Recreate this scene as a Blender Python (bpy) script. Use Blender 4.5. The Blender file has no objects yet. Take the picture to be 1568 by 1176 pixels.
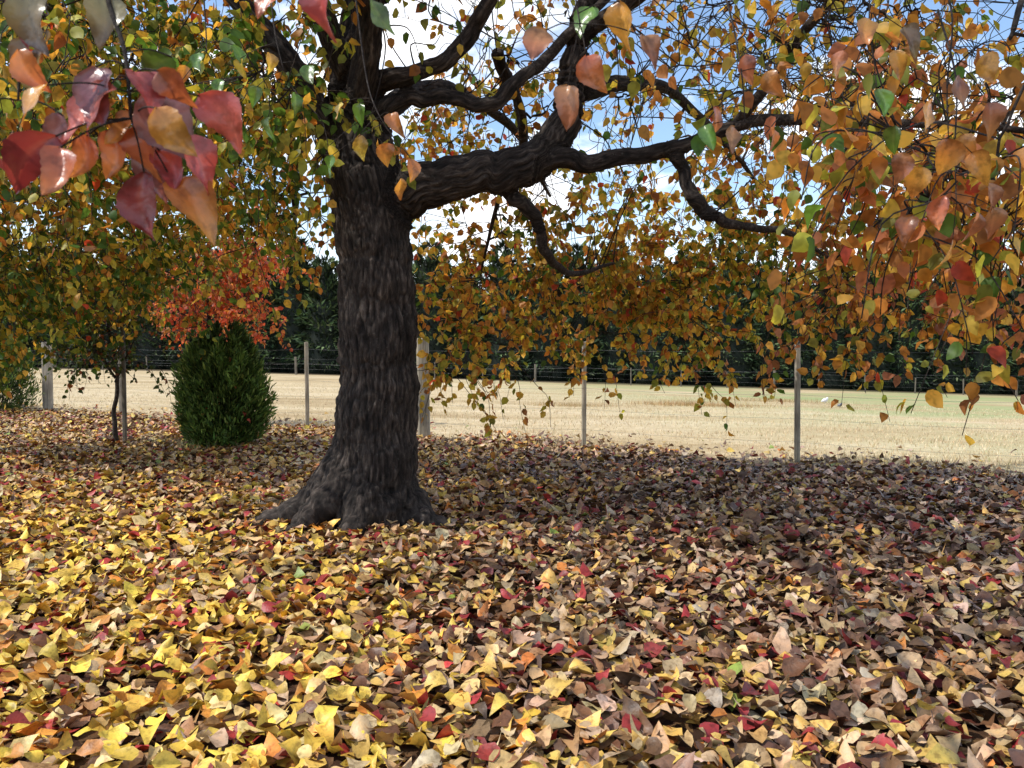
import bpy, math, random
import numpy as np
from mathutils import Vector, noise as mn
rng=np.random.default_rng(7); random.seed(7)
S=bpy.context.scene

# ------------------------------------------------------------ helpers
def link(o,parent=None):
    S.collection.objects.link(o)
    if parent: o.parent=parent
    return o
def empty(name,loc=(0,0,0)):
    e=bpy.data.objects.new(name,None); e.empty_display_size=.2; e.location=loc
    return link(e)
class Acc:
    def __init__(s): s.V=[];s.C=[];s.L=[];s.N=[];s.n=0
    def add(s,v,loops,counts,col):
        v=np.asarray(v,float).reshape(-1,3)
        s.V.append(v); s.L.append(np.asarray(loops,np.int64)+s.n); s.N.append(np.asarray(counts,np.int64))
        c=np.asarray(col,float)
        if c.ndim==1: c=np.tile(c,(len(v),1))
        s.C.append(c); s.n+=len(v)
    def obj(s,name,mat,parent=None,smooth=True):
        V=np.concatenate(s.V);C=np.concatenate(s.C);L=np.concatenate(s.L);N=np.concatenate(s.N)
        me=bpy.data.meshes.new(name)
        me.vertices.add(len(V)); me.vertices.foreach_set('co',V.astype(np.float32).ravel())
        me.loops.add(len(L)); me.loops.foreach_set('vertex_index',L.astype(np.int32))
        me.polygons.add(len(N)); st=np.concatenate([[0],np.cumsum(N)[:-1]])
        me.polygons.foreach_set('loop_start',st.astype(np.int32))
        me.update(calc_edges=True)
        a=me.color_attributes.new('Col','FLOAT_COLOR','POINT')
        a.data.foreach_set('color',np.concatenate([C,np.ones((len(C),1))],1).astype(np.float32).ravel())
        if smooth: me.shade_smooth()
        me.materials.append(mat)
        o=bpy.data.objects.new(name,me); return link(o,parent)

def leaf_tpl(ts,ws,fold=.25,curl=.2,twist=0.,cup=0.,wav=0.):
    V=[(0,0,0)]
    for t,w in zip(ts[1:-1],ws[1:-1]):
        for c in (-1,0,1):
            x=c*w; z=fold*abs(x)+curl*(t*t-.3*t)*-1+cup*math.sin(t*3.1)*.2
            z+=wav*math.sin(t*9+c*2.3)*abs(c)
            a=twist*(t-.5)
            V.append((x*math.cos(a), t, z+x*math.sin(a)))
    V.append((0,1,-curl*.7))
    L=[];N=[]
    n=len(ts)-2
    L+=[0,2,1, 0,3,2]; N+=[3,3]
    for i in range(n-1):
        a=1+3*i;b=a+3
        L+=[a,a+1,b+1,b, a+1,a+2,b+2,b+1]; N+=[4,4]
    a=1+3*(n-1);T=a+3
    L+=[a,a+1,T, a+1,a+2,T]; N+=[3,3]
    return np.array(V),np.array(L),np.array(N)
TS=[0,.10,.30,.55,.80,1]; WS=[0,.26,.39,.35,.17,0]
TL=[0,.2,.6,1]; WL=[0,.36,.34,0]
def tset(ts,ws,crumple):
    r=random.Random(3); out=[]
    for i in range(14):
        out.append(leaf_tpl(ts,ws,fold=r.uniform(-.1,.65)*crumple,curl=r.uniform(-.45,.7)*crumple,
                            twist=r.uniform(-1,1)*crumple,cup=r.uniform(-1,1)*crumple,wav=r.uniform(0,.09)*crumple))
    return out
def norm(a): return a/np.maximum(np.linalg.norm(a,axis=-1,keepdims=True),1e-9)
def place(acc,tpls,pos,dr,nr,size,col,aspect=None):
    pos=np.asarray(pos,float);n=len(pos)
    y=norm(np.asarray(dr,float)); z=np.asarray(nr,float); x=norm(np.cross(y,z)); z=np.cross(x,y)
    k=rng.integers(0,len(tpls),n)
    if aspect is None: aspect=rng.uniform(.74,1.1,n)
    for i,(V,L,N) in enumerate(tpls):
        m=k==i; q=m.sum()
        if q==0: continue
        s=size[m][:,None,None]
        P=(V[None,:,0:1]*x[m][:,None,:]*aspect[m][:,None,None]+V[None,:,1:2]*y[m][:,None,:]+V[None,:,2:3]*z[m][:,None,:])*s+pos[m][:,None,:]
        LL=(L[None,:]+(np.arange(q)*len(V))[:,None]).ravel()
        acc.add(P.reshape(-1,3),LL,np.tile(N,q),np.repeat(col[m],len(V),0))
def pick(pal,n,jit=.18):
    w=np.array([p[0] for p in pal],float);w/=w.sum()
    c=np.array([p[1] for p in pal])[rng.choice(len(pal),n,p=w)]
    return np.clip(c*rng.uniform(1-jit*1.5,1+jit*1.5,(n,1))*rng.uniform(1-jit*.5,1+jit*.5,(n,3)),0,1)

def catmull(P,sub):
    P=np.asarray(P,float); Q=np.vstack([2*P[0]-P[1],P,2*P[-1]-P[-2]]); out=[]
    for i in range(1,len(Q)-2):
        a,b,c,d=Q[i-1],Q[i],Q[i+1],Q[i+2]
        t=(np.arange(sub)/sub)[:,None]
        out.append(.5*((2*b)+(-a+c)*t+(2*a-5*b+4*c-d)*t*t+(-a+3*b-3*c+d)*t**3))
    out.append(P[-1][None]); return np.concatenate(out)
def tube(acc,P,R,sides,col=(.05,.04,.035)):
    P=np.asarray(P,float);R=np.asarray(R,float);n=len(P)
    T=norm(np.gradient(P,axis=0)); ref=np.array([.13,.27,.95]) if abs(T[0][2])<.8 else np.array([.9,.3,.1])
    U=norm(np.cross(T,ref)); W=np.cross(T,U)
    a=np.arange(sides)*2*math.pi/sides
    V=P[:,None,:]+R[:,None,None]*(np.cos(a)[None,:,None]*U[:,None,:]+np.sin(a)[None,:,None]*W[:,None,:])
    i=np.arange(n-1)[:,None]*sides; j=np.arange(sides)[None,:]; k=(j+1)%sides
    L=np.stack([i+j,i+k,i+k+sides,i+j+sides],-1).reshape(-1)
    N=np.full((n-1)*sides,4)
    L=np.concatenate([L,np.arange(sides)[::-1],(n-1)*sides+np.arange(sides)]); N=np.concatenate([N,[sides,sides]])
    acc.add(V.reshape(-1,3),L,N,col)

# ------------------------------------------------------------ node helpers
def newmat(name):
    m=bpy.data.materials.new(name); m.use_nodes=True; nt=m.node_tree; nt.nodes.clear(); return m,nt
def nd(nt,t,**k):
    n=nt.nodes.new(t)
    for a,b in k.items():
        if a.startswith('i_'): n.inputs[a[2:].replace('_',' ')].default_value=b
        else: setattr(n,a,b)
    return n
def ramp(nt,stops,fac):
    r=nt.nodes.new('ShaderNodeValToRGB'); e=r.color_ramp.elements
    while len(e)<len(stops): e.new(.5)
    for i,(p,c) in enumerate(stops):
        e[i].position=p; e[i].color=(*c,1) if len(c)==3 else c
    nt.links.new(fac,r.inputs[0]); return r.outputs[0]
def mix(nt,a,b,f,mode='MIX'):
    m=nt.nodes.new('ShaderNodeMix'); m.data_type='RGBA'; m.blend_type=mode
    for s,v in ((6,a),(7,b)):
        if hasattr(v,'is_linked'): nt.links.new(v,m.inputs[s])
        else: m.inputs[s].default_value=(*v,1)
    if hasattr(f,'is_linked'): nt.links.new(f,m.inputs[0])
    else: m.inputs[0].default_value=f
    return m.outputs[2]
def math_(nt,op,a,b=None,c=None,clamp=False):
    m=nt.nodes.new('ShaderNodeMath'); m.operation=op; m.use_clamp=clamp
    for i,v in enumerate((a,b,c)):
        if v is None: continue
        if hasattr(v,'is_linked'): nt.links.new(v,m.inputs[i])
        else: m.inputs[i].default_value=v
    return m.outputs[0]
def noise_(nt,co,scale,detail=3,rough=.5):
    n=nd(nt,'ShaderNodeTexNoise',i_Scale=scale,i_Detail=detail,i_Roughness=rough)
    if co is not None: nt.links.new(co,n.inputs['Vector'])
    return n
def leafmat(name,trans=.35,rough=.45,back=1.25,spots=.5,sscale=45,spec=.4,bump=True,coat=0):
    m,nt=newmat(name); out=nd(nt,'ShaderNodeOutputMaterial')
    at=nd(nt,'ShaderNodeAttribute',attribute_name='Col'); co=nd(nt,'ShaderNodeTexCoord').outputs['Object']
    n=noise_(nt,co,sscale,3 if bump else 1,.6)
    f=ramp(nt,[(.35,(.5,.45,.4)),(.5,(1,1,1)),(.7,(1.2,1.12,1.0))],n.outputs[0])
    c=mix(nt,at.outputs[0],f,spots,'MULTIPLY')
    c2=c
    if back!=1.0:
        geo=nd(nt,'ShaderNodeNewGeometry')
        pale=mix(nt,c,(back,back,back*1.05),1.0,'MULTIPLY'); c2=mix(nt,c,pale,geo.outputs['Backfacing'])
    p=nd(nt,'ShaderNodeBsdfPrincipled',i_Roughness=rough); p.inputs['Specular IOR Level'].default_value=spec
    if coat: p.inputs['Coat Weight'].default_value=coat; p.inputs['Coat Roughness'].default_value=.22
    nt.links.new(c2,p.inputs['Base Color'])
    if bump:
        n2=noise_(nt,co,sscale*3,2)
        b=nd(nt,'ShaderNodeBump',i_Strength=.35,i_Distance=.004); nt.links.new(n2.outputs[0],b.inputs['Height']); nt.links.new(b.outputs[0],p.inputs['Normal'])
    if trans==0: nt.links.new(p.outputs[0],out.inputs[0]); return m
    t=nd(nt,'ShaderNodeBsdfTranslucent'); cs=mix(nt,c,(1.6,1.4,.9),1.0,'MULTIPLY'); nt.links.new(cs,t.inputs[0])
    ms=nd(nt,'ShaderNodeMixShader'); ms.inputs[0].default_value=trans
    nt.links.new(p.outputs[0],ms.inputs[1]); nt.links.new(t.outputs[0],ms.inputs[2]); nt.links.new(ms.outputs[0],out.inputs[0])
    return m
M_can=leafmat('canopy_leaf',.45,.5,1.0,.55,30,.3,False)
M_near=leafmat('near_leaf',.3,.33,1.15,.85,32,.6,True,.35)
M_gl=leafmat('fallen_leaf',0,.48,1.2,.85,38,.4)
M_con=leafmat('conifer_foliage',0,.6,1.0,.5,6,.2,False)
M_grass=leafmat('dry_grass_blade',0,.6,1.0,.3,5,.2,False)

def barkmat(name,attr=True):
    m,nt=newmat(name); out=nd(nt,'ShaderNodeOutputMaterial'); p=nd(nt,'ShaderNodeBsdfPrincipled',i_Roughness=.85); p.inputs['Specular IOR Level'].default_value=.25
    if attr: v=nd(nt,'ShaderNodeAttribute',attribute_name='bark').outputs['Vector']
    else: v=nd(nt,'ShaderNodeTexCoord').outputs['Object']
    mp=nd(nt,'ShaderNodeMapping'); mp.inputs['Scale'].default_value=(1,1,.2 if attr else 1); nt.links.new(v,mp.inputs[0])
    n=noise_(nt,mp.outputs[0],40,9,.72); n2=noise_(nt,v,3,4,.6); n3=noise_(nt,v,45,4,.7)
    c=ramp(nt,[(.32,(.010,.008,.007)),(.5,(.048,.038,.032)),(.70,(.145,.12,.10))],n.outputs[0])
    f2=ramp(nt,[(.35,(.6,.56,.54)),(.65,(1.35,1.3,1.25))],n2.outputs[0]); c=mix(nt,c,f2,1.0,'MULTIPLY')
    lic=ramp(nt,[(.60,(0,0,0)),(.74,(1,1,1))],n3.outputs[0]); c=mix(nt,c,(.22,.22,.18),math_(nt,'MULTIPLY',lic,.4 if attr else .25))
    if attr:
        at=nd(nt,'ShaderNodeAttribute',attribute_name='Col'); c=mix(nt,c,at.outputs[0],1.0,'MULTIPLY')
    nt.links.new(c,p.inputs['Base Color'])
    b=nd(nt,'ShaderNodeBump',i_Strength=1.0,i_Distance=.018); nt.links.new(n.outputs[0],b.inputs['Height']); nt.links.new(b.outputs[0],p.inputs['Normal'])
    nt.links.new(p.outputs[0],out.inputs[0]); return m
M_bark=barkmat('pear_bark'); M_twig=barkmat('twig_bark',False)

def woodmat(name,base,dark):
    m,nt=newmat(name); out=nd(nt,'ShaderNodeOutputMaterial'); p=nd(nt,'ShaderNodeBsdfPrincipled',i_Roughness=.85)
    co=nd(nt,'ShaderNodeTexCoord').outputs['Object']; mp=nd(nt,'ShaderNodeMapping'); mp.inputs['Scale'].default_value=(40,40,3); nt.links.new(co,mp.inputs[0])
    n=noise_(nt,mp.outputs[0],1,5,.6); c=ramp(nt,[(.3,dark),(.6,base)],n.outputs[0])
    n2=noise_(nt,co,3,3); c=mix(nt,c,ramp(nt,[(.4,(.7,.7,.7)),(.6,(1.05,1.05,1.05))],n2.outputs[0]),1.0,'MULTIPLY')
    nt.links.new(c,p.inputs['Base Color']); b=nd(nt,'ShaderNodeBump',i_Strength=.5,i_Distance=.004); nt.links.new(n.outputs[0],b.inputs['Height']); nt.links.new(b.outputs[0],p.inputs['Normal'])
    nt.links.new(p.outputs[0],out.inputs[0]); return m
M_post=woodmat('weathered_post_timber',(.42,.37,.28),(.2,.17,.13))
M_stake=woodmat('stake_timber',(.2,.17,.125),(.09,.075,.06))
m,nt=newmat('galvanised_wire'); o_=nd(nt,'ShaderNodeOutputMaterial'); p=nd(nt,'ShaderNodeBsdfPrincipled',i_Roughness=.5,i_Metallic=.6); p.inputs['Base Color'].default_value=(.2,.2,.19,1); nt.links.new(p.outputs[0],o_.inputs[0]); M_wire=m

# ------------------------------------------------------------ terrain
def fence_s(x,y): return y-(10.6-.63*x)
def gz(x,y):
    x=np.asarray(x,float);y=np.asarray(y,float)
    s=np.clip(fence_s(x,y)/50,0,1.6); s=np.where(s<1,s,1+(s-1)*.3)
    far=np.clip(-1.15-.022*x,-2.4,-.1)
    near=.018*np.sin(x*2.1+y*.7)+.014*np.sin(y*2.9-x*1.3)
    return far*s**1.0*np.where(s>0,1,0)+near*np.exp(-np.maximum(s,0)*6)
acc=Acc()
gx=np.unique(np.concatenate([np.linspace(-900,-80,14),np.linspace(-80,-14,45),np.linspace(-14,10,160),np.linspace(10,80,50),np.linspace(80,900,14)]))
gy=np.unique(np.concatenate([np.linspace(-60,-2,14),np.linspace(-2,20,150),np.linspace(20,90,70),np.linspace(90,1200,18)]))
GX,GY=np.meshgrid(gx,gy); GZ=gz(GX,GY); nx,ny=len(gx),len(gy)
i,j=np.meshgrid(np.arange(nx-1),np.arange(ny-1)); a=j*nx+i
acc.add(np.stack([GX,GY,GZ],-1).reshape(-1,3),np.stack([a,a+1,a+nx+1,a+nx],-1).reshape(-1),np.full((nx-1)*(ny-1),4),(1,1,1))
m,nt=newmat('litter_and_dry_paddock'); out=nd(nt,'ShaderNodeOutputMaterial'); p=nd(nt,'ShaderNodeBsdfPrincipled',i_Roughness=.95); p.inputs['Specular IOR Level'].default_value=.1
co=nd(nt,'ShaderNodeTexCoord').outputs['Object']; sx=nd(nt,'ShaderNodeSeparateXYZ'); nt.links.new(co,sx.inputs[0])
s=math_(nt,'ADD',sx.outputs[1],math_(nt,'MULTIPLY_ADD',sx.outputs[0],.63,-10.9))
s=math_(nt,'ADD',s,math_(nt,'MULTIPLY_ADD',noise_(nt,co,1.5,5,.7).outputs[0],1.6,-.8))
fm=ramp(nt,[(0,(0,0,0)),(1,(1,1,1))],math_(nt,'MULTIPLY_ADD',s,1.2,.4,True))
vo=nd(nt,'ShaderNodeTexVoronoi',i_Scale=22); nt.links.new(co,vo.inputs['Vector'])
sr=nd(nt,'ShaderNodeSeparateColor'); nt.links.new(vo.outputs['Color'],sr.inputs[0])
lit=ramp(nt,[(0,(.02,.013,.01)),(.3,(.06,.03,.018)),(.55,(.11,.06,.03)),(.8,(.18,.1,.04)),(1,(.09,.02,.015))],sr.outputs[0])
mp=nd(nt,'ShaderNodeMapping'); mp.inputs['Scale'].default_value=(.12,.5,1); nt.links.new(co,mp.inputs[0])
n1=noise_(nt,mp.outputs[0],1.0,6,.6); n2=noise_(nt,co,7,8,.75); n3=noise_(nt,co,.09,3,.6)
f=ramp(nt,[(.3,(.38,.27,.14)),(.48,(.56,.44,.26)),(.7,(.68,.56,.37))],n1.outputs[0])
f=mix(nt,f,ramp(nt,[(.3,(.6,.54,.46)),(.6,(1.05,1.05,1.05))],n2.outputs[0]),.75,'MULTIPLY')
gm=math_(nt,'MULTIPLY',ramp(nt,[(.36,(0,0,0)),(.5,(1,1,1))],n3.outputs[0]),math_(nt,'MULTIPLY_ADD',math_(nt,'ADD',sx.outputs[0],math_(nt,'MULTIPLY',sx.outputs[1],.2)),.08,-.4,True))
gm=math_(nt,'MULTIPLY',gm,ramp(nt,[(.4,(.2,.2,.2)),(.55,(1,1,1))],n1.outputs[0]))
f=mix(nt,f,(.27,.33,.13),math_(nt,'MULTIPLY',gm,.85))
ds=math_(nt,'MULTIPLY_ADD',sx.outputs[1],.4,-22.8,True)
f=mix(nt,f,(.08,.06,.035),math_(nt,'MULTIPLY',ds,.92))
c=mix(nt,lit,f,fm); nt.links.new(c,p.inputs['Base Color'])
b=nd(nt,'ShaderNodeBump',i_Strength=.8,i_Distance=.03); nt.links.new(n2.outputs[0],b.inputs['Height']); nt.links.new(b.outputs[0],p.inputs['Normal'])
nt.links.new(p.outputs[0],out.inputs[0])
acc.obj('ground',m)

# ------------------------------------------------------------ fallen leaves
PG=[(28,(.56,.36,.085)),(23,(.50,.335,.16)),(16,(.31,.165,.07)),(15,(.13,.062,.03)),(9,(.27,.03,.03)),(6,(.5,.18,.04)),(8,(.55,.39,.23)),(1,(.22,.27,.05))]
PGR=[(10,(.45,.30,.085)),(22,(.36,.245,.135)),(22,(.22,.125,.07)),(22,(.10,.054,.034)),(8,(.2,.028,.026)),(4,(.34,.12,.03)),(11,(.43,.32,.225))]  # browner litter for the right, albedo also lowered to paint in shade
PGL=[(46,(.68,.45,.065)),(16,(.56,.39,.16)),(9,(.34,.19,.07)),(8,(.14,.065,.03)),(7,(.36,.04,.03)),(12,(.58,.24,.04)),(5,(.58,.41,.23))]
gacc=Acc(); T_hi=tset(TS,WS,1.05); T_lo=tset(TL,WL,1.05)
def litter(x,y,tp,big=1.):
    n=len(x)
    yaw=rng.uniform(0,2*math.pi,n); pit=rng.normal(0,.23,n); rl=rng.normal(0,.34,n)
    dr=np.stack([np.cos(yaw)*np.cos(pit),np.sin(yaw)*np.cos(pit),np.sin(pit)],1)
    side=np.stack([-np.sin(yaw),np.cos(yaw),np.zeros(n)],1); up=np.cross(dr,side)
    nr=up*np.cos(rl)[:,None]+side*np.sin(rl)[:,None]; nr[rng.random(n)<.4]*=-1
    size=rng.uniform(.052,.102,n)*big*np.where(rng.random(n)<.1,1.25,1)
    z=gz(x,y)+rng.uniform(.003,.05,n)+abs(np.sin(pit))*size*.4
    pos=np.stack([x,y,z],1)-dr*size[:,None]*.5
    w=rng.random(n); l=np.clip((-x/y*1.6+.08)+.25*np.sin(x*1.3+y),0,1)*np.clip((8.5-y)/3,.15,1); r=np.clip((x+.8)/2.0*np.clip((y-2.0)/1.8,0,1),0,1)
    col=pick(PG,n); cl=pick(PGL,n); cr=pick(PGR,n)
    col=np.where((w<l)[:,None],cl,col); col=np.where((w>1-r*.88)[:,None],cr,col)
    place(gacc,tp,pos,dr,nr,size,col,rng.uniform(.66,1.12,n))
for y0,y1,den,tp in ((1.2,4.5,660,T_hi),(4.5,8,520,T_lo),(8,12.5,370,T_lo),(12.5,19,170,T_lo)):
    y=rng.uniform(y0,y1,400000); hw=.74*y1+1.4; x=rng.uniform(-hw,hw,len(y)); keepn=int(2*hw*(y1-y0)*den)
    y=y[:keepn];x=x[:keepn]; k=abs(x)<.74*y+1.4
    s=fence_s(x,y)-.3*np.sin(x*1.7)-.25*np.sin(x*4.1+1)
    k&=rng.random(len(x))<np.where(s<0,1,np.exp(-s*1.7)*.8); k&=((x+.95)**2+(y-6)**2>.075)
    litter(x[k],y[k],tp)
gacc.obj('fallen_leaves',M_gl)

# ------------------------------------------------------------ paddock grass
ga=Acc()
def blades(x,y,h,col,w=.006):
    n=len(x); z=gz(x,y)-.005; a=rng.uniform(0,6.28,n); lean=rng.normal(0,.35,(n,2))*h[:,None]
    b1=np.stack([x-np.cos(a)*w,y-np.sin(a)*w,z],1); b2=np.stack([x+np.cos(a)*w,y+np.sin(a)*w,z],1)
    t=np.stack([x+lean[:,0],y+lean[:,1],z+h],1)
    ga.add(np.stack([b1,b2,t],1).reshape(-1,3),np.arange(3*n),np.full(n,3),np.repeat(col,3,0))
PGS=[(5,(.62,.49,.3)),(4,(.72,.6,.4)),(2,(.42,.3,.16)),(.5,(.32,.33,.14))]
n=80000; u=rng.random(n); y=6.5+u**1.6*32; x=rng.uniform(-1,1,n)*(.7*y+1)
cl=.5+.5*np.sin(x*.9+np.sin(y*.7)*2)*np.sin(y*1.1+np.sin(x*.5)*2)
s=fence_s(x,y); k=(s>rng.uniform(-.25,.9,n))&(s<28); x=x[k];y=y[k];cl=cl[k]
blades(x,y,rng.uniform(.02,.065,len(x))*(.6+.9*cl),pick(PGS,len(x),.1),.006)
for cx,cy,q,r,hh,pal in ((5.2,24,1500,1.9,.22,[(1,(.38,.24,.1)),(1,(.48,.33,.16))]),(9.5,30,800,2.2,.2,[(1,(.38,.26,.12))]),(1.5,22,500,1.2,.16,[(1,(.43,.3,.14))]),(-3.7,10.2,260,.45,.2,[(1,(.16,.2,.06)),(1,(.4,.3,.15))]),(-4.5,10.8,200,.4,.16,[(1,(.3,.27,.12))]),(1.75,7.8,50,.2,.12,[(1,(.12,.16,.05))]),(-2.9,13,160,.5,.16,[(1,(.52,.42,.25))]),(3.3,9.0,260,.7,.15,[(1,(.52,.42,.25))]),(.6,10.4,260,.9,.15,[(1,(.52,.42,.25))]),(5,8,260,.8,.15,[(1,(.52,.42,.25))])):
    x=cx+rng.normal(0,r*.5,q);y=cy+rng.normal(0,r*.25,q); blades(x,y,rng.uniform(.4,1,q)*hh,pick(pal,q),.005)
ga.obj('dry_grass',M_grass)

# ------------------------------------------------------------ tree builder
T_can=tset(TS,WS,.65); T_canlo=tset(TL,WL,.65)
def resample(l,sub=8,gn=.016):
    A=np.array(l,float); C=catmull(A,sub)
    w=np.array([[mn.noise(Vector((i*.31+A[0][0]*7,k*9.1,A[0][2]*5))) for k in range(3)] for i in range(len(C))])
    C[:,:3]+=w*np.minimum(gn*2.5,C[:,3:4]*.8); C[:,3]=np.maximum(C[:,3],.004); return C
def make_tree(name,loc,limbs,masses,voxel=.014,thick=.045,seed=1,bark_amp=1.0,roots=True,leaf=(.060,.097)):
    global rng
    rng=np.random.default_rng(seed)
    root=empty(name,loc); L0=np.array(loc)
    R=[resample(l) for l in limbs]
    a=Acc(); b=Acc(); SK=[]; SR=[]; ST=[]; SA=[]
    for li,C in enumerate(R):
        k=int((C[:,3]>=thick).sum())
        if k>3: tube(a,C[:k,:3]-L0,C[:k,3],20)
        tube(b,C[:,:3]-L0,C[:,3]*np.where(C[:,3]>=thick,.8,1),8)
        SK.append(C[:,:3]);SR.append(C[:,3]);ST.append(norm(np.gradient(C[:,:3],axis=0)))
        SA.append(np.concatenate([[0],np.cumsum(np.linalg.norm(np.diff(C[:,:3],axis=0),axis=1))])+li*3.7)
    SK=np.concatenate(SK);SR=np.concatenate(SR);ST=np.concatenate(ST);SA=np.concatenate(SA)
    if a.n:
        tmp=a.obj('tmp',M_bark); md=tmp.modifiers.new('r','REMESH'); md.mode='VOXEL'; md.voxel_size=voxel; md.use_smooth_shade=True
        sm=tmp.modifiers.new('s','SMOOTH'); sm.iterations=14; sm.factor=.6
        dg=bpy.context.evaluated_depsgraph_get(); me=bpy.data.meshes.new_from_object(tmp.evaluated_get(dg)); bpy.data.objects.remove(tmp)
        n=len(me.vertices); V=np.empty(n*3,np.float32); me.vertices.foreach_get('co',V); V=V.reshape(-1,3).astype(float)
        Nn=np.empty(n*3,np.float32); me.vertices.foreach_get('normal',Nn); Nn=Nn.reshape(-1,3)
        kk=SR>=thick*.9; sk=SK[kk]-L0;sr=SR[kk];st=ST[kk];sa=SA[kk]; near=np.empty(n,int)
        for c0 in range(0,n,4000):
            d=np.linalg.norm(V[c0:c0+4000,None]-sk[None],axis=2)-sr[None]*.8; near[c0:c0+4000]=d.argmin(1)
        T=st[near]; r=sr[near]; W=V-sk[near]
        ax=np.array([0,0,1.]); T=np.where(T[:,2:3]<-.95,-T,T)
        cr=np.cross(T,ax); sn=np.linalg.norm(cr,axis=1,keepdims=True); cs=T[:,2:3]; cr=np.where(sn>1e-4,cr/np.maximum(sn,1e-6),np.array([1.,0,0]))
        B=W*cs+np.cross(cr,W)*sn+cr*(cr*W).sum(1,keepdims=True)*(1-cs); B[:,2]+=sa[near]
        # trunk and root flare: fanned straight coordinates (seamless)
        tz=np.clip((2.15-V[:,2])/.15,0,1)
        if roots and L0[0]>-3:
            rad=np.linalg.norm(V[:,:2],axis=1,keepdims=True); sc=np.minimum(1,.34/np.maximum(rad,1e-3))
            Bs=np.concatenate([V[:,:2]*sc,V[:,2:3]+.12-np.maximum(rad-.34,0)*1.0],1)
            B=B*(1-tz[:,None])+Bs*tz[:,None]; r=np.where(tz>.5,np.maximum(r,.13),r)
        E=np.empty(len(me.edges)*2,np.int32); me.edges.foreach_get('vertices',E); E=E.reshape(-1,2)
        e0=np.concatenate([E[:,0],E[:,1]]);e1=np.concatenate([E[:,1],E[:,0]]); dg_=np.maximum(np.bincount(e0,minlength=n),1)
        for _ in range(16):
            B=np.stack([np.bincount(e0,weights=B[e1,k],minlength=n)/dg_ for k in range(3)],1)*.6+B*.4
        disp=np.empty(n); colr=np.empty((n,3)); nz=mn.noise
        for i in range(n):
            x,y,z=B[i]; w=nz(Vector((x*6,y*6,z*3.5))); w2=nz(Vector((x*6+9,y*6,z*3.5))); w3=nz(Vector((x*19,y*19,z*9)))
            x2=x+w*.04+w3*.014; y2=y+w2*.04-w3*.012
            dd=mn.voronoi(Vector((x2*24,y2*24,z*3.4+w*1.4+w3*.6)))[0]; e=dd[1]-dd[0]
            n1=abs(nz(Vector((x2*22,y2*22,z*2.4+5))))
            fr=nz(Vector((x*85,y*85,z*20)))
            h=min(1,e*2.2); h=h*h*(3-2*h); h2=min(1,n1*4.0); h2=h2*h2*(3-2*h2); h=h*.35+h2*.35+h*h2*.3
            px_=nz(Vector((x*40,y*40,z*16)))
            disp[i]=(h-.6)*1.7+fr*.5+px_*.5+nz(Vector((x*5,y*5,z*2.5)))*2.4
            g=.32+.85*h+.4*fr+.25*px_; colr[i]=(g,g,g)
        V=V+Nn*(disp*np.minimum(.0115,r*.075)*bark_amp)[:,None]
        me.vertices.foreach_set('co',V.astype(np.float32).ravel()); 
        at=me.attributes.new('bark','FLOAT_VECTOR','POINT'); at.data.foreach_set('vector',B.astype(np.float32).ravel())
        ca=me.color_attributes.new('Col','FLOAT_COLOR','POINT'); ca.data.foreach_set('color',np.concatenate([np.clip(colr,.05,2),np.ones((n,1))],1).astype(np.float32).ravel())
        me.update(); me.shade_smooth(); me.materials.clear(); me.materials.append(M_bark)
        o=bpy.data.objects.new('trunk_and_limbs',me); link(o,root)
    ok=SK[:,2]-L0[2]>1.5 if roots else np.ones(len(SK),bool)
    centers=[]
    for mi,ms in enumerate(masses):
        c=np.array(ms[0]);r=np.array(ms[1]);n=max(1,ms[2]//11)
        u=norm(rng.normal(size=(n,3)))*rng.random((n,1))**.4
        for q in c+u*r: centers.append((q,mi))
    arr=SK[ok]; NR=list(SR[ok])
    centers.sort(key=lambda q:np.linalg.norm(arr-q[0],axis=1).min())
    per=[[] for _ in masses]
    for q,mi in centers:
        d=np.linalg.norm(arr-q,axis=1); i0=d.argmin(); a0=arr[i0]; dist=d[i0]
        mid=(a0+q)/2+rng.normal(0,.12,3)*dist+np.array([0,0,.14*dist])
        m2=(a0*.25+q*.75)+rng.normal(0,.1,3)*dist+np.array([0,0,.08*dist])
        C=catmull([a0,mid,m2,q],5); r0=min(NR[i0]*.75,.010+.010*dist); rr=np.linspace(r0,.0045,len(C))
        C[1:-1]+=rng.normal(0,.014,(len(C)-2,3))
        tube(b,C-L0,rr,5)
        arr=np.vstack([arr,C[2:]]); NR+=list(rr[2:]); per[mi].append(q)
    NRa=np.array(NR)
    lp=[];ld=[];ln=[];lc=[];ls=[]
    for mi,ms in enumerate(masses):
        c=np.array(ms[0]);r=np.array(ms[1]);n=ms[2];pal=ms[3]; lv=ms[4] if len(ms)>4 else 13; bare=ms[5] if len(ms)>5 else 0
        cen=np.array(per[mi]); sg=min(.2,r.min()*.5)
        for t in range(n):
            if rng.random()<.75:
                q=cen[rng.integers(len(cen))]+rng.normal(0,sg,3)
            else: q=c+norm(rng.normal(size=3))*rng.random()**.35*r
            d=np.linalg.norm(arr-q,axis=1); i0=d.argmin(); a0=arr[i0]
            out=q-a0; dl=np.linalg.norm(out)
            if dl>1.1: continue
            out=out/max(dl,1e-3)
            ln_=rng.uniform(.22,.5); isb=rng.random()<bare
            if isb:
                out=norm(out+rng.normal(0,.5,3)+np.array([0,0,.2])); e1=q+out*ln_*.5+rng.normal(0,.06,3); e2=e1+norm(out+rng.normal(0,.5,3))*ln_*.5
            else:
                e1=q+out*ln_*.35+rng.normal(0,.05,3)+np.array([0,0,-.12*ln_]); e2=e1+out*ln_*.25+np.array([0,0,-.5*ln_])+rng.normal(0,.05,3)
            C=catmull([a0,q+rng.normal(0,.03,3),e1,e2],4)
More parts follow.
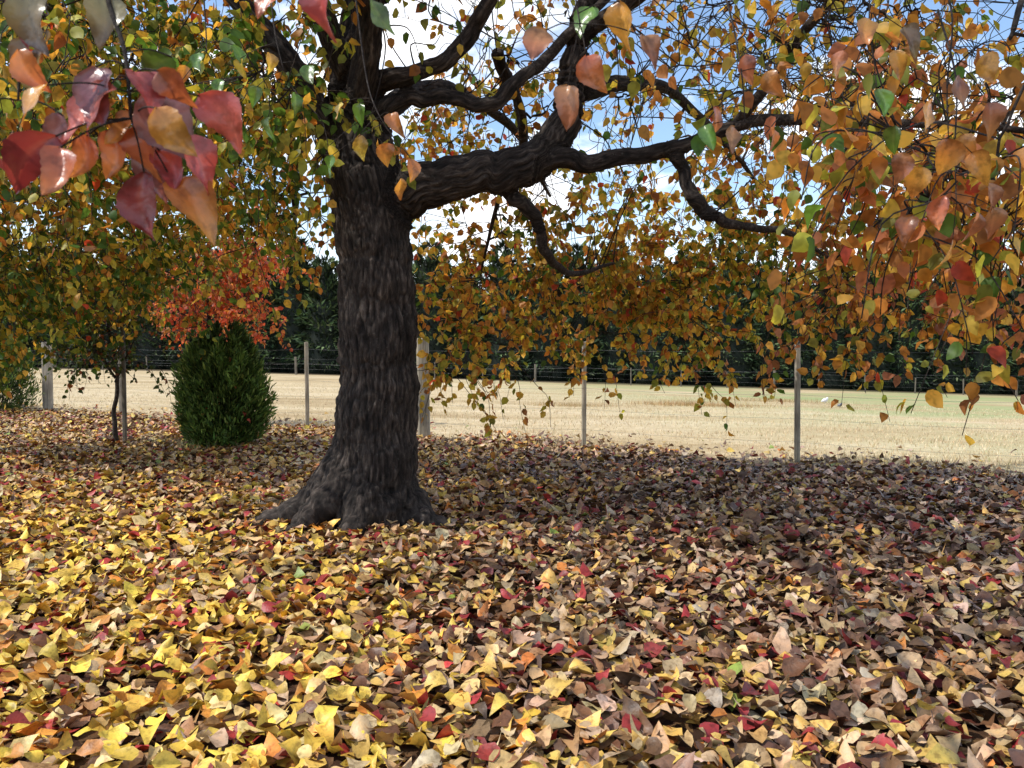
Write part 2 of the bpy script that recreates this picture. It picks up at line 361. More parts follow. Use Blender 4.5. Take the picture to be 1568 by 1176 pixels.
            tube(b,C-L0,np.linspace(min(.0072,max(.004,NRa[i0]*.8)),.0022,len(C)),3)
            if isb: continue
            k=max(2,int(rng.normal(lv,lv*.3)))
            tt=rng.uniform(.25,1,k)*(len(C)-1); ii=np.minimum(tt.astype(int),len(C)-2); fr=(tt-ii)[:,None]
            P=C[ii]*(1-fr)+C[ii+1]*fr; side=norm(rng.normal(size=(k,3))*np.array([1,1,.3]))
            P=P+side*rng.uniform(.01,.05,(k,1))+np.array([0,0,-.015])
            D=side*.6+np.array([0,0,-1])*rng.uniform(.2,1.3,(k,1))+rng.normal(0,.3,(k,3))
            lp.append(P);ld.append(D);ln.append(rng.normal(size=(k,3))+np.array([0,0,.5]));lc.append(pick(pal,k,.17)*rng.uniform(.78,1.14));ls.append(rng.uniform(leaf[0],leaf[1],k))
    b.obj('branches_and_twigs',M_twig,root)
    f=Acc(); lp=np.concatenate(lp);ld=np.concatenate(ld);ln=np.concatenate(ln);lc=np.concatenate(lc);ls=np.concatenate(ls)
    nearm=np.linalg.norm(lp-np.array([0,0,1.25]),axis=1)<5
    for mk,tp in ((nearm,T_can),(~nearm,T_canlo)):
        if mk.any(): place(f,tp,(lp-L0)[mk],ld[mk],ln[mk],ls[mk],lc[mk])
    f.obj('foliage',M_can,root)
    return root

OR=(.53,.23,.045);GO=(.64,.40,.065);RU=(.37,.145,.04);OG=(.25,.265,.045);GR=(.08,.16,.028);RE=(.46,.07,.035);PK=(.48,.19,.09);YE=(.60,.42,.07);YG=(.48,.43,.06)
P_org=[(4,OR),(7,GO),(1.6,RU),(3,OG),(1.6,GR),(.4,RE),(4,YG)]
P_mix=[(1.6,OR),(4,GO),(1.2,RU),(4,OG),(4,GR),(.3,RE),(3.5,YG)]
P_grn=[(6,GR),(4,OG),(2,GO),(.5,OR),(2.5,YG)]
P_rust=[(4.5,OR),(3,RU),(2.3,PK),(3.5,GO),(2.4,OG),(1,GR),(.5,RE),(1,YG)]
P_up=[(4,OR),(3,GO),(2,OG),(1,RU),(1,GR)]
limbs=[
 [(-1.0,6,-.12,.37),(-1.0,6,.1,.34),(-.99,6,.35,.298),(-.965,6,.9,.28),(-.97,6,1.4,.272),(-.99,6,1.85,.268),(-1.01,6,2.2,.28),(-1.06,6,2.5,.27),(-1.12,6.02,2.9,.22),(-1.12,6.05,3.3,.16),(-1.05,6.1,3.8,.12),(-.9,6.1,4.6,.08),(-.8,6,5.6,.04),(-.7,6,6.2,.015)],
 [(-1.02,6,.8,.12),(-1.12,5.98,.48,.19),(-1.28,5.93,.24,.18),(-1.5,5.88,.08,.12),(-1.78,5.84,0,.075),(-2.05,5.8,-.05,.05)],
 [(-.93,6,.7,.1),(-.87,5.95,.38,.16),(-.74,5.9,.17,.13),(-.56,5.8,.04,.09),(-.34,5.72,-.04,.05)],
 [(-.98,5.98,.75,.1),(-1.0,5.88,.42,.15),(-1.02,5.72,.17,.13),(-1.06,5.52,.02,.08),(-1.08,5.3,-.06,.05)],
 [(-1.1,5.98,.6,.1),(-1.2,5.85,.3,.13),(-1.36,5.68,.1,.09),(-1.55,5.5,-.03,.05)],
 [(-.95,6.02,.7,.1),(-.9,6.12,.4,.15),(-.8,6.3,.12,.13),(-.65,6.6,-.02,.08),(-.6,6.9,-.06,.05)],
 [(-1.0,6,2.22,.2),(-.78,5.96,2.33,.175),(-.4,5.9,2.43,.15),(-.05,5.9,2.49,.145),(.2,5.95,2.6,.135),(.36,6,2.85,.12),(.42,6.1,3.15,.105),(.5,6.2,3.6,.085),(.8,6.4,4.4,.055),(1.1,6.6,5.2,.02)],
 [(.1,5.93,2.52,.09),(.3,5.9,2.54,.075),(.6,5.9,2.56,.065),(1.15,5.8,2.62,.055),(1.6,5.6,2.75,.042),(2.2,5.5,2.7,.032),(2.9,5.2,2.6,.022),(3.5,4.8,2.4,.012)],
 [(1.1,5.8,2.63,.05),(1.2,5.8,2.4,.05),(1.32,5.8,2.2,.052),(1.6,5.9,2.1,.032),(2.0,6.1,2.08,.022),(2.4,6.3,1.9,.01)],
 [(-.15,5.92,2.45,.07),(.06,6.0,2.28,.055),(.2,6.1,2.14,.048),(.28,6.3,1.93,.036),(.5,6.8,1.85,.025),(.9,7.5,2.0,.014)],
 [(-1.08,5.95,2.78,.09),(-.78,5.85,2.95,.062),(-.5,5.8,2.96,.055),(-.15,5.75,2.9,.05),(.05,5.8,3.08,.047),(.25,6,3.3,.042),(.7,6.2,3.8,.03),(1.3,6.4,4.4,.012)],
 [(-1.12,6,2.98,.1),(-.8,5.8,3.1,.07),(-.5,5.75,3.15,.062),(-.25,5.7,3.4,.055),(-.05,5.6,3.7,.046),(.4,5.4,4.3,.03),(.9,5,5,.015)],
 [(-1.1,6,2.5,.16),(-1.35,5.9,2.9,.11),(-1.7,5.8,3.4,.08),(-2.3,5.7,4.0,.05),(-3.2,5.4,4.6,.02)],
 [(-1.05,5.9,2.95,.1),(-.8,5.1,3.6,.07),(-.3,4.1,4.0,.05),(.3,3.1,4.05,.036),(.75,2.3,3.7,.022),(1.0,1.9,3.0,.01)],
 [(1.5,5.65,2.75,.036),(1.9,5.0,3.3,.03),(2.1,3.9,3.35,.024),(1.8,2.9,2.8,.016),(1.5,2.55,2.2,.008)],
 [(-1.1,5.9,3.1,.09),(-1.35,4.8,3.7,.055),(-1.3,3.4,3.6,.04),(-1.0,2.2,3.0,.025),(-.7,1.4,2.3,.014),(-.5,1.05,1.78,.006)],
 [(-1.3,3.9,3.65,.04),(-1.2,3.0,4.2,.03),(-.9,2.1,4.4,.018),(-.6,1.4,4.4,.008)],  # limb above the frame, added to carry the shading crown mass
 [(-1,6.1,2.9,.1),(-.6,7,3.4,.06),(0,8,3.3,.04),(.4,8.6,2.8,.015)],
 [(-1.1,6.15,2.7,.1),(-1.6,7,3.15,.06),(-2,7.8,2.95,.035),(-2.1,8.2,2.4,.012)],
 [(.42,6.1,3.1,.08),(1.2,7,3.4,.05),(2,8,3.2,.03),(2.6,8.5,2.7,.012)],
 [(.46,6.2,3.5,.07),(1.5,5.6,4.0,.046),(2.5,5,4.1,.032),(3.4,4.5,3.8,.014)],
 [(-.1,6.2,3.4,.05),(.1,7,3.0,.04),(-.1,7.8,2.7,.025),(-.3,8.2,2.0,.01)],
 [(-.95,6,3.7,.09),(-.9,5,4.4,.06),(-.3,3.6,4.9,.04),(.6,2.2,4.9,.02)],
]
masses=[
 ((-.4,8.0,1.5),(.42,.6,.58),78,P_org),((.15,8.2,2.15),(.7,.7,.6),78,P_org),((.75,8.5,1.8),(.8,.7,.6),108,P_org),
 ((1.65,8.3,1.72),(.6,.6,.5),84,P_org),((1.5,8.2,2.3),(.9,.7,.5),76,P_org),((2.5,8.0,2.15),(.85,.7,.45),95,P_mix),
 ((2.9,6.5,1.95),(.75,.7,.55),98,P_rust),((3.0,5.0,1.88),(.5,.6,.4),62,P_rust),((3.6,6.8,2.4),(.8,.8,.7),85,P_rust),
 ((1.28,2.6,1.84),(.32,.28,.17),16,P_rust,8),((1.15,3.0,2.1),(.33,.33,.22),16,P_rust,8),((1.5,2.8,1.72),(.2,.28,.15),11,P_rust,8),((1.95,3.6,1.9),(.4,.4,.32),34,P_rust,10),((1.8,3.9,2.35),(.6,.5,.35),38,P_rust,9),
 ((2.1,7.3,2.9),(1.4,1.1,.65),160,P_org,8,.45),((2.9,5.8,3.0),(1.2,1.2,.8),160,P_rust,8,.5),((1.9,5.6,3.5),(1.2,1.2,.7),200,P_org,7,.65),((.8,6.8,2.9),(.7,.8,.5),70,P_org,8,.5),
 ((1.3,4.8,2.95),(.8,.6,.5),55,P_org,7,.65),((1.6,8,3.9),(1.4,1,.7),100,P_org,8,.5),((3.6,7.6,3.6),(1.2,1,.9),100,P_org,8,.45),
 ((-.3,7.8,3.2),(.9,.8,.6),72,P_org,10),((-.2,6.6,3.6),(.8,.8,.5),80,P_org,7,.55),((-.9,5.4,3.7),(.7,.7,.4),60,P_mix,8,.4),
 ((-2.1,7.6,2.6),(.6,.8,.5),85,P_mix),((-1.55,5.0,2.9),(.5,.5,.42),50,P_grn),((-1.9,6.5,3.3),(.7,.8,.5),90,P_mix),((-2.6,6,3.0),(.6,.8,.6),90,P_mix),
 ((.6,6.2,5.2),(2.6,2.4,.9),300,P_up,17),((2.6,5.2,4.7),(1.7,2.2,.8),220,P_up,16),((-1.6,6.6,5.2),(1.8,1.7,.9),210,P_up,18),((-1.4,4.6,4.7),(1.3,1.0,.6),140,P_up,16),((1.0,3.8,4.7),(1.5,1.1,.6),110,P_up,15),((-2.4,5.8,4.6),(1.0,1.3,.6),110,P_up,16),((-.8,2.2,4.4),(1.0,.8,.4),75,P_up,14),  # last mass is unseen, added overhead to shade the front right
]
make_tree('ornamental_pear_tree',(-.98,6,0),limbs,masses,voxel=.010,seed=11)

# close foliage at the tip of the forward limbs
def hi_leaf(r):
    k=r.uniform(.6,.8); mx=r.uniform(.31,.40)
    ts=np.linspace(0,1,17); ws=[mx*math.sin(math.pi*min(1,t**k))**.9*(1-.25*t) if 0<t<1 else 0 for t in ts]
    V=[];cols=9; fold=r.uniform(.1,.8);curl=r.uniform(-.1,.9);tw=r.uniform(-.9,.9);ph=r.uniform(0,6);bend=r.uniform(-.16,.16)
    for t,w in zip(ts,ws):
        for c in np.linspace(-1,1,cols):
            ww=w*(1+.05*math.sin(t*58+c)*(abs(c)>.9)); x=c*ww+bend*math.sin(t*3.1)
            z=fold*abs(c*ww)**1.2-curl*t*t*.5+.055*math.sin(t*9+ph+c*1.5)*abs(c)**2+.02*math.cos(t*40-abs(c)*6)*(1-abs(c))*.6; a=tw*(t-.3)
            V.append((x,t,z+x*math.sin(a)))
    L=[];n=len(ts)
    for i in range(n-1):
        for j in range(cols-1):
            a=i*cols+j; L+=[a,a+1,a+cols+1,a+cols]
    return np.array(V),np.array(L),np.full((n-1)*(cols-1),4)
HR=random.Random(5); T_near=[hi_leaf(HR) for _ in range(14)]
na=Acc(); nt_=Acc()
DR=(.25,.035,.04);PU=(.24,.09,.09);RR=(.52,.11,.09);RO=(.58,.19,.07);OO=(.62,.28,.06);OP=(.26,.21,.11);GG=(.12,.24,.04);BR=(.42,.19,.08)
tc_=np.tile(np.linspace(-1,1,9),17); tt_=np.repeat(np.linspace(0,1,17),9)
def hang(base,tip,col,stem=None):
    base=np.array(base,float);tip=np.array(tip,float);d=tip-base;sz=np.linalg.norm(d)*1.06
    nn=np.array([rng.normal(0,.6),-1+rng.normal(0,.35),rng.uniform(.1,1.1)])
    c0=np.array(col)*rng.uniform(.85,1.1)
    place(na,T_near,base[None],d[None],nn[None],np.array([sz]),np.array([c0]),np.array([rng.uniform(.9,1.18)]))
    vein=np.exp(-(np.abs(tc_)/.09)**2)*.5+.22*np.clip(np.cos(tt_*40-np.abs(tc_)*9),.6,1)-.1
    cc=c0[None]*(1-.25*np.abs(tc_)[:,None]**3)*(1+.35*vein[:,None])+vein[:,None]*np.array([.07,.05,.025])
    cc=cc*(1+.25*np.sin(tt_*3+rng.uniform(0,6))[:,None]*np.array([.6,1.2,.6])); na.C[-1]=np.clip(cc,0,1)
    st=np.array(stem) if stem is not None else base+np.array([rng.normal(0,.01),.01,.04])
    mid=(st+base)/2+np.array([0,0,.006]); tube(nt_,catmull([st,mid,base+d*.02],4),np.full(9,.0011),5)
O=np.array([-.45,1.0,1.48])
stem=catmull([(-.5,1.05,1.78),(-.49,1.03,1.68),(-.46,1.01,1.60),(-.45,1.0,1.52)],5); tube(nt_,stem,np.linspace(.0045,.002,len(stem)),6)
stem2=catmull([(-.5,1.05,1.76),(-.58,1.05,1.68),(-.6,1.04,1.60),(-.6,1.03,1.55)],5); tube(nt_,stem2,np.linspace(.004,.0015,len(stem2)),6)
ST=np.vstack([stem,stem2])
for bx,bz,tx,tz,c in ((-4.4,10.3,-2.7,3.2,PU),(6.5,8,10.8,1.5,RR),(2.2,7.4,7.3,-.4,PU),(-.2,3.9,.6,-2.4,RO),(-8.4,1.9,-12.8,-5,DR),(-6,7.4,-8.7,1.5,RR),(6.6,1.9,10.5,-3.9,RR),(.6,-1.8,1.7,-9.6,DR),(4,-2.8,9.4,-9.2,OO),(-6,-.4,-6.4,-6.2,RO),(-3.7,3.5,-4.5,-2.2,RO),(-16,4.6,-16.2,-2.4,RR),(-10.5,18.4,-8.6,11,OP),(-14.2,14.8,-15.2,8.8,OP),(-11.7,11.2,-9,7.3,RO),(-4.4,19.5,-3.7,14,OP),(3.2,12.8,-1.1,8.9,GG),(-1,5.5,-3.6,1.5,OO),(-13,19,-13.5,13.5,DR),(-8,7,-11.5,3.5,OO),(2,1,4.5,-4.2,RR),(-2,8,-5,3,RR),(4,9,7,5,RO),(-1,2,2,-4,PU),(-7,3,-9,-2,RO),(5,4,9,-1,OO),(-11,15,-13,10.5,OP),(1,9,4,5,RR),(-9,5,-13,1,PU)):
    bp=O+np.array([bx/100,rng.uniform(-.05,.05),bz/100]); tp=O+np.array([tx/100,bp[1]-O[1]+rng.uniform(-.03,.02),tz/100])
    hang(bp,tp,c,ST[np.linalg.norm(ST-bp,axis=1).argmin()])
def shoot(pts,leaves,r=.0022):
    C=catmull(pts,6); tube(nt_,C,np.linspace(r*1.5,r*.6,len(C)),5)
    for (x,y,z,l,c,dx) in leaves:
        b_=np.array([x,y,z]); hang(b_,b_+np.array([dx+rng.normal(0,.008),rng.uniform(-.03,.03),-l*.95]),c,C[np.linalg.norm(C-b_,axis=1).argmin()])
shoot([(-.3,1.3,2.0),(-.27,1.15,1.8),(-.24,1.05,1.7)],[(-.24,1.03,1.69,.065,RR,.02),(-.29,1.1,1.72,.05,RO,-.02),(-.2,1.2,1.74,.04,GG,.02)])
shoot([(-.5,2.7,2.4),(-.45,2.6,2.1),(-.4,2.5,1.95),(-.33,2.5,1.84)],[(-.45,2.5,1.88,.075,YE,.01),(-.37,2.52,1.86,.07,OO,0),(-.3,2.5,1.81,.075,OO,.0),(-.33,2.5,1.75,.06,OO,.01),(-.36,2.5,1.94,.065,OO,.02),(-.45,2.5,1.97,.065,GG,0),(-.55,2.55,1.86,.055,YE,.01),(-.53,2.5,1.82,.065,GG,-.01),(-.51,2.5,1.97,.055,YE,0)])
shoot([(-.75,2.6,2.5),(-.7,2.5,2.2),(-.66,2.45,2.05)],[(-.7,2.45,2.1,.06,YE,.01),(-.64,2.5,2.0,.065,GG,.01),(-.75,2.5,2.02,.06,GG,-.02),(-.6,2.5,2.08,.065,GG,.02),(-.8,2.5,2.1,.06,YE,0),(-.72,2.5,1.93,.07,GG,0)])
shoot([(-.95,2.6,2.5),(-.9,2.5,2.2),(-.88,2.45,2.1)],[(-.9,2.45,2.1,.06,GG,.01),(-.86,2.5,2.04,.06,GG,.01),(-.96,2.5,2.08,.06,OO,-.02),(-.82,2.5,2.14,.06,GG,.02),(-1.0,2.5,2.0,.06,YE,0)])
shoot([(.05,1.7,2.15),(.1,1.55,1.95),(.12,1.5,1.82)],[(.06,1.5,1.81,.06,BR,-.01),(.13,1.5,1.765,.06,RO,.02),(.19,1.5,1.86,.085,OO,.01),(.23,1.5,1.8,.05,BR,.03),(.15,1.55,1.87,.06,GG,-.01),(.1,1.52,1.72,.07,BR,-.03)])
shoot([(.5,2.3,2.4),(.53,2.1,2.1),(.54,2.0,1.9),(.55,2.0,1.78)],[(.55,2,1.94,.065,PK,.02),(.48,2,1.82,.065,RO,0),(.61,2,1.77,.06,RO,.01),(.525,2,1.77,.06,BR,0),(.46,2.02,1.78,.06,GG,-.02),(.6,2,1.9,.06,OO,.03)])
shoot([(.9,2.4,2.4),(.87,2.1,2.15),(.84,2.0,2.0)],[(.84,2,2.02,.07,OO,0),(.78,2,1.95,.06,BR,0),(.9,2,1.95,.07,OO,.02),(.86,2,1.86,.07,GG,.0),(.94,2.05,2.02,.06,OP,.02)])
shoot([(1.2,2.4,2.2),(1.15,2.2,1.95),(1.1,2.1,1.75),(1.08,2.05,1.6)],[(1.12,2.1,1.78,.085,OO,.02),(1.02,2.1,1.7,.08,OO,-.01),(1.18,2.1,1.66,.08,BR,.01),(1.05,2.05,1.62,.085,RO,0),(1.13,2.05,1.58,.08,BR,.01),(1.0,2.1,1.58,.075,RU,-.01),(1.2,2.1,1.6,.08,BR,.02),(1.1,2.1,1.52,.08,OO,0),(.95,2.1,1.8,.07,GG,0)])
shoot([(1.05,2.2,2.3),(1.03,2.0,2.05),(1.0,1.95,1.85),(.98,1.9,1.72)],[(1.0,1.9,1.86,.08,RU,.02),(.94,1.9,1.8,.075,OO,-.01),(1.07,1.9,1.8,.08,BR,.01),(.98,1.9,1.72,.08,OO,0),(1.06,1.95,1.7,.075,OO,.01),(.9,1.95,1.7,.07,BR,-.01),(1.1,1.95,1.93,.075,OO,.02)])
near=empty('foreground_pear_branch'); na.obj('close_leaves',M_near,near); nt_.obj('close_shoots',M_twig,near)

# neighbour on the left
masses2=[((-5.0,10,2.4),(1.5,1.1,.8),220,P_mix),((-4.3,8.2,3.0),(1.4,1.3,.8),250,P_mix),((-3.2,8.0,3.8),(1.2,1.2,.8),150,P_mix),((-6.0,9.5,1.8),(1.1,.9,.6),150,P_grn),((-3.6,6.4,2.75),(.8,.9,.5),100,P_mix),((-5.4,8.3,1.9),(.9,.8,.5),130,P_grn),((-4.0,9.2,2.3),(.7,.8,.5),80,P_grn),
 ((-5.8,8.6,3.4),(1.6,1.4,1.2),200,P_mix),((-3.2,5.6,3.4),(.8,.8,.5),80,P_grn),((-6.4,8.6,5),(2.0,2.0,.9),220,P_up,18),((-4.6,7.2,5),(1.7,1.7,.7),180,P_up,18),((-3.3,9.5,3.0),(.7,.7,.6),65,P_mix),((-2.6,4.3,2.75),(.6,.6,.35),34,P_mix)]
limbs2=[[(-7.4,9,-.1,.26),(-7.4,9,.4,.2),(-7.35,9,1.4,.18),(-7.2,9,2.2,.16),(-7.0,9,3.2,.12),(-6.8,9,4.4,.07),(-6.6,9,5.4,.02)],
 [(-7.3,9,1.9,.11),(-6.6,9.1,2.5,.08),(-5.8,9.4,2.9,.055),(-5,9.8,2.8,.03),(-4.3,10,2.4,.01)],
 [(-7.2,9,2.2,.11),(-6.4,8.8,3.1,.07),(-5.2,8.4,3.6,.05),(-4,8.1,3.9,.03),(-3,8,3.7,.012)],
 [(-7.2,8.9,2.1,.1),(-6.4,8.2,2.9,.07),(-5.2,7.3,3.4,.05),(-4,6.5,3.4,.03),(-3.0,5.6,3.4,.018),(-2.6,4.5,3.1,.008)],
 [(-6.9,9,3.6,.08),(-5.9,9.4,4.2,.05),(-4.6,9.6,4.2,.03),(-3.4,9.6,3.6,.012)]]
make_tree('ornamental_pear_tree',(-7.4,9,0),limbs2,masses2,voxel=.02,seed=21)
P_red=[(5,(.52,.10,.045)),(4,(.57,.22,.075)),(2,OR),(1,(.5,.18,.13)),(1,OG)]
make_tree('red_autumn_tree',(-5.0,13.6,0),[[(-5,13.6,-.1,.07),(-5,13.6,.8,.055),(-4.95,13.6,1.6,.045),(-4.9,13.6,2.6,.03),(-4.8,13.6,3.6,.01)],[(-4.97,13.6,1.3,.03),(-4.6,13.5,1.8,.02),(-4.2,13.4,2.2,.01)],[(-4.97,13.6,1.4,.03),(-5.4,13.5,1.9,.02),(-5.7,13.4,2.3,.01)]],
 [((-4.6,13.5,1.9),(.85,.7,.7),150,P_red,14),((-4.35,13.5,2.9),(.65,.6,.8),160,P_red,14),((-5.4,13.6,2.2),(.6,.6,.7),80,P_red,12)],voxel=.02,thick=.04,seed=31,leaf=(.06,.09))
P_dk=[(5,(.045,.075,.02)),(2,(.1,.12,.03)),(1,(.25,.08,.03))]
make_tree('young_tree',(-5.12,10.8,0),[[(-5.12,10.8,-.05,.035),(-5.15,10.8,.4,.028),(-5.1,10.8,.9,.024),(-5.2,10.8,1.5,.018),(-5.15,10.8,2.2,.008)],[(-5.12,10.8,.8,.018),(-4.9,10.7,1.2,.012),(-4.7,10.6,1.5,.006)],[(-5.12,10.8,.85,.018),(-5.4,10.7,1.3,.012),(-5.6,10.6,1.5,.006)]],
 [((-5.25,10.7,1.5),(.5,.4,.45),120,P_dk,14),((-5.15,10.7,2.0),(.4,.35,.3),50,P_dk,12)],thick=.3,roots=False,seed=41,leaf=(.045,.07))

# ------------------------------------------------------------ shrubs
def shrub(name,loc,rx,h,n,seed,autumn=40):
    global rng; rng=np.random.default_rng(seed)
    root=empty(name,loc); a=Acc()
    zz=rng.random(n)**.85; ph=rng.uniform(0,2*math.pi,n)
    prof=np.interp(zz,[0,.08,.25,.45,.7,.88,1],[.55,.82,1,1,.9,.66,.2])
    lump=1+.12*np.sin(ph*3+zz*7+seed)+.09*np.sin(ph*8-zz*13)+.06*np.sin(ph*17+zz*31)+rng.normal(0,.07,n)
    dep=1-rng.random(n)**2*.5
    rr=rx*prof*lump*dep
    hh=h*(1+.09*np.sin(ph*2+1)*zz+.07*np.sin(ph*7)*zz)
    P=np.stack([np.cos(ph)*rr+.05*zz,np.sin(ph)*rr,.02+zz*(hh-.1)],1)
    o=np.stack([np.cos(ph),np.sin(ph),np.full(n,.9)+zz],1)
    D=norm(o)+rng.normal(0,.35,(n,3))
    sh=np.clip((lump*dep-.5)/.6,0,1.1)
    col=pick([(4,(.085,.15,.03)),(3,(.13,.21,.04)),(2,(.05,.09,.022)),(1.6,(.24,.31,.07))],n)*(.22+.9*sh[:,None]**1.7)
    tp=[leaf_tpl([0,.3,.7,1],[0,.12,.1,0],.2,r,0) for r in (-.2,0,.2)]
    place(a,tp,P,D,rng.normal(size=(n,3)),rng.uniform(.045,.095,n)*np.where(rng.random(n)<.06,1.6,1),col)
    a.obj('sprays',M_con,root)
    b=Acc(); k=rng.choice(n,autumn); place(b,T_can,P[k]*np.array([1.05,1.05,1.0]),rng.normal(size=(autumn,3)),o[k],rng.uniform(.05,.075,autumn),pick([(1,OR),(1,RE),(2,RU)],autumn)); b.obj('caught_leaves',M_can,root)
    c=Acc()
    tube(c,[(0,0,-.05),(.01,0,.3),(0,0,h*.7)],[.04,.035,.02],8)
    for i in range(14):
        an=i*2.4; C=catmull([(0,0,.1),(math.cos(an)*rx*.4,math.sin(an)*rx*.4,h*.3),(math.cos(an)*rx*.6,math.sin(an)*rx*.6,h*.65)],4); tube(c,C,np.linspace(.014,.005,len(C)),5)
    c.obj('stems',M_twig,root)
shrub('conifer_shrub',(-3.62,10.4,0),.48,1.42,28000,5,60)
shrub('conifer_shrub',(-10.5,16.4,-.05),.95,1.5,18000,6,10)

# ------------------------------------------------------------ fences
def post(name,x,y,w,h,mat,seed=0,lean=0):
    me=bpy.data.meshes.new(name); 
    import bmesh
    bm=bmesh.new(); r=random.Random(seed); N=12; rings=[]
    zs=[-.2]+[h*k/8 for k in range(9)]
    for z in zs:
        ring=[]
        for i in range(N):
            a=2*math.pi*i/N; sq=1/max(abs(math.cos(a)),abs(math.sin(a)))**.75
            rr=w/2*sq*(1+r.uniform(-.035,.035)); ring.append(bm.verts.new((math.cos(a)*rr+lean*z,math.sin(a)*rr,z+(r.uniform(-.01,.01) if z>=h else 0))))
        rings.append(ring)
    for A,B in zip(rings,rings[1:]):
        for i in range(N): bm.faces.new((A[i],A[(i+1)%N],B[(i+1)%N],B[i]))
    top=bm.faces.new(rings[-1]); bmesh.ops.inset_region(bm,faces=[top],thickness=w*.06,depth=w*.03)
    bm.to_mesh(me); bm.free(); me.materials.append(mat)
    o=bpy.data.objects.new(name,me); o.location=(x,y,float(gz(x,y))); return o
fen=empty('wire_fence')
px=[-13.2,-11.3,-9.2,-7.15,-5.1,-3.12,-1.2,.88,3.03,5.15,7.3,9.4]
pts=[]
for i,x in enumerate(px):
    y=10.75-.63*x if i!=6 else 11.35
    thick=i in (2,6)
    h=1.38 if thick else 1.32
    o=post('post_%d'%(i+1),x,y,.17 if thick else .056,h,M_post,i,lean=random.uniform(-.012,.012)); link(o,fen); pts.append((x,y,float(gz(x,y))))
wa=Acc()
for hh in (.25,.5,.75,1.0,1.22):
    for (x0,y0,z0),(x1,y1,z1) in zip(pts,pts[1:]):
        t=np.linspace(0,1,7); P=np.stack([x0+(x1-x0)*t,y0+(y1-y0)*t-.035,z0+(z1-z0)*t+hh-.02*np.sin(t*math.pi)],1); tube(wa,P,np.full(7,.0012),4)
wa.obj('wires',M_wire,fen)
fen2=empty('paddock_fence'); wa=Acc(); pts=[]
for i in range(34):
    x=-48+i*3.3+random.uniform(-.3,.3); y=57.5+math.sin(i)*.2; o=post('far_post_%d'%(i+1),x,y,.08 if i%5 else .15,1.15+random.uniform(-.1,.15),M_stake,i+50,random.uniform(-.04,.04)); link(o,fen2); pts.append((x,y,float(gz(x,y))))
for hh in (.4,.75,1.1):
    for (x0,y0,z0),(x1,y1,z1) in zip(pts,pts[1:]): tube(wa,[(x0,y0,z0+hh),(x1,y1,z1+hh)],[.004,.004],4)
wa.obj('wires',M_wire,fen2)
link(post('tree_stake',-4.98,10.72,.05,1.95,M_stake,77))

# ------------------------------------------------------------ far conifers
rng=np.random.default_rng(99); fa=Acc(); core=Acc(); tp=[leaf_tpl([0,.35,1],[0,.14,0],.2,r,0) for r in (-.3,.1,.4)]
x=-64
while x<80:
    H=random.uniform(8.2,10.4)+max(0,x)*.03; yb=63.8+random.uniform(-.6,.8); z0=float(gz(x,yb)); Rb=random.uniform(2.4,3.0); n=3000
    zt=rng.random(n)**.95; ph=rng.uniform(math.pi*.95,math.pi*2.05,n); ph=np.where(rng.random(n)<.12,rng.uniform(0,6.28,n),ph)
    layer=.5+.5*np.sin(zt*H*4.2+np.sin(ph*3)*1.6+x); lump=1+.22*np.sin(ph*4+x+zt*5)
    rr=Rb*(1-zt)**.4*lump*(.72+.28*layer)*(1-rng.random(n)**2*.25)
    P=np.stack([x+np.cos(ph)*rr,yb+np.sin(ph)*rr,z0+.15+zt*(H-.3)],1)
    D=np.stack([np.cos(ph)*.8,np.sin(ph)*.8,np.full(n,-.25)+zt*1.1],1)+rng.normal(0,.3,(n,3))
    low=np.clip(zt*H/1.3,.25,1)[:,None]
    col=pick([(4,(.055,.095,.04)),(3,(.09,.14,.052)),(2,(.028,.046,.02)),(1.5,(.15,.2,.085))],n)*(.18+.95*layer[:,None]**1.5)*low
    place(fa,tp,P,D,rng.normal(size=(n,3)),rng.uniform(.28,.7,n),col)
    C=np.array([(x,yb,z0-.2),(x,yb,z0+.4),(x,yb,z0+1.4),(x,yb,z0+H*.5),(x,yb,z0+H*.8),(x,yb,z0+H*.96)]); tube(core,C,np.array([Rb*.75,Rb*.78,Rb*.72,Rb*.58,Rb*.38,.05]),10,(.01,.015,.008))  # dark solid backing added inside each conifer so sky stays hidden
    x+=random.uniform(2.3,3.1)
win=empty('conifer_windbreak'); fa.obj('foliage_sprays',M_con,win); core.obj('dark_backing_cores',M_con,win)

# ------------------------------------------------------------ birds on the paddock
def bird(name,x,y,col,dark,s=1.):
    root=empty(name,(x,y,float(gz(x,y)))); 
    m,nt=newmat(name+'_plumage'); o_=nd(nt,'ShaderNodeOutputMaterial'); p=nd(nt,'ShaderNodeBsdfPrincipled',i_Roughness=.8)
    n=noise_(nt,nd(nt,'ShaderNodeTexCoord').outputs['Object'],30,3); nt.links.new(ramp(nt,[(.4,col),(.6,dark)],n.outputs[0]),p.inputs['Base Color']); nt.links.new(p.outputs[0],o_.inputs[0])
    a=Acc(); C=catmull([(-.24,0,.11),(-.14,0,.14),(-.03,0,.16),(.07,0,.19),(.12,0,.23),(.15,0,.26),(.18,0,.255),(.2,0,.24)],4)*s
    r=np.interp(np.arange(len(C)),np.linspace(0,len(C)-1,8),[.015,.06,.10,.09,.055,.05,.032,.005])*s; tube(a,C,r,12)
    for sy in (-.03,.03): tube(a,np.array([(0,sy,.14),(.02,sy,.07),(0,sy,0),(.04,sy,-.005)])*s,np.array([.015,.008,.007,.006])*s,6)
    a.obj('body',m,root); root.rotation_euler=(0,0,.5)
bird('white_cockatoo',10.8,28.8,(.8,.8,.78),(.7,.7,.68),.75)
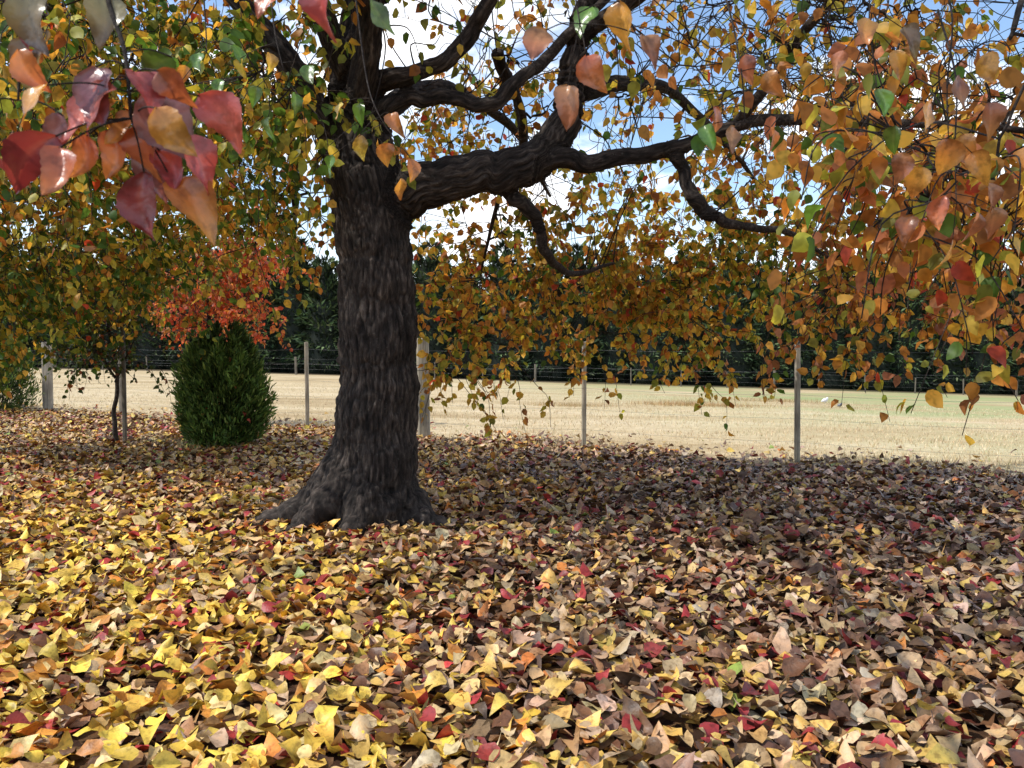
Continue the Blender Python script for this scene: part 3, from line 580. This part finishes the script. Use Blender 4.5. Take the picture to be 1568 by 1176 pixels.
bird('magpie',9.9,25.2,(.03,.03,.035),(.3,.3,.3),.5)

# ------------------------------------------------------------ light, sky, camera
sd=Vector((-.62,-.15,.76)).normalized(); el=math.asin(sd.z); az=math.atan2(sd.x,sd.y)
w=bpy.data.worlds.new('World'); S.world=w; w.use_nodes=True; nt=w.node_tree; nt.nodes.clear()
out=nd(nt,'ShaderNodeOutputWorld'); bg=nd(nt,'ShaderNodeBackground'); bg.inputs[1].default_value=.15
sk=nd(nt,'ShaderNodeTexSky',sky_type='NISHITA',sun_disc=False,sun_elevation=el,sun_rotation=az); sk.dust_density=.3
tc=nd(nt,'ShaderNodeTexCoord').outputs['Generated']; mp=nd(nt,'ShaderNodeMapping'); mp.inputs['Scale'].default_value=(1,1,2.2); nt.links.new(tc,mp.inputs[0])
n=noise_(nt,mp.outputs[0],3.6,7,.58); cf=ramp(nt,[(.50,(0,0,0)),(.61,(1,1,1))],n.outputs[0])
sz=nd(nt,'ShaderNodeSeparateXYZ'); nt.links.new(tc,sz.inputs[0]); hz=math_(nt,'MULTIPLY_ADD',sz.outputs[2],-5.5,1.0,True)
cf=math_(nt,'MAXIMUM',cf,math_(nt,'MULTIPLY',hz,.95))
skb=mix(nt,sk.outputs[0],(1.45,1.5,1.55),1.0,'MULTIPLY')
c=mix(nt,skb,(11,11.1,11.3),cf); nt.links.new(c,bg.inputs[0]); nt.links.new(bg.outputs[0],out.inputs[0])
L=bpy.data.lights.new('sun','SUN'); L.energy=4.2; L.angle=math.radians(.53); L.color=(1,.96,.89); lo=bpy.data.objects.new('sun',L); link(lo); lo.rotation_euler=sd.to_track_quat('Z','Y').to_euler()
cd=bpy.data.cameras.new('camera'); cam=bpy.data.objects.new('camera',cd); link(cam); cam.location=(0,0,1.25); cam.rotation_euler=(math.radians(87.5),0,0)
cd.lens=29.4; cd.clip_start=.05; cd.clip_end=3000; cd.dof.use_dof=True; cd.dof.focus_distance=6; cd.dof.aperture_fstop=12
S.camera=cam
S.view_settings.view_transform='Standard'; S.view_settings.look='None'; S.view_settings.exposure=0
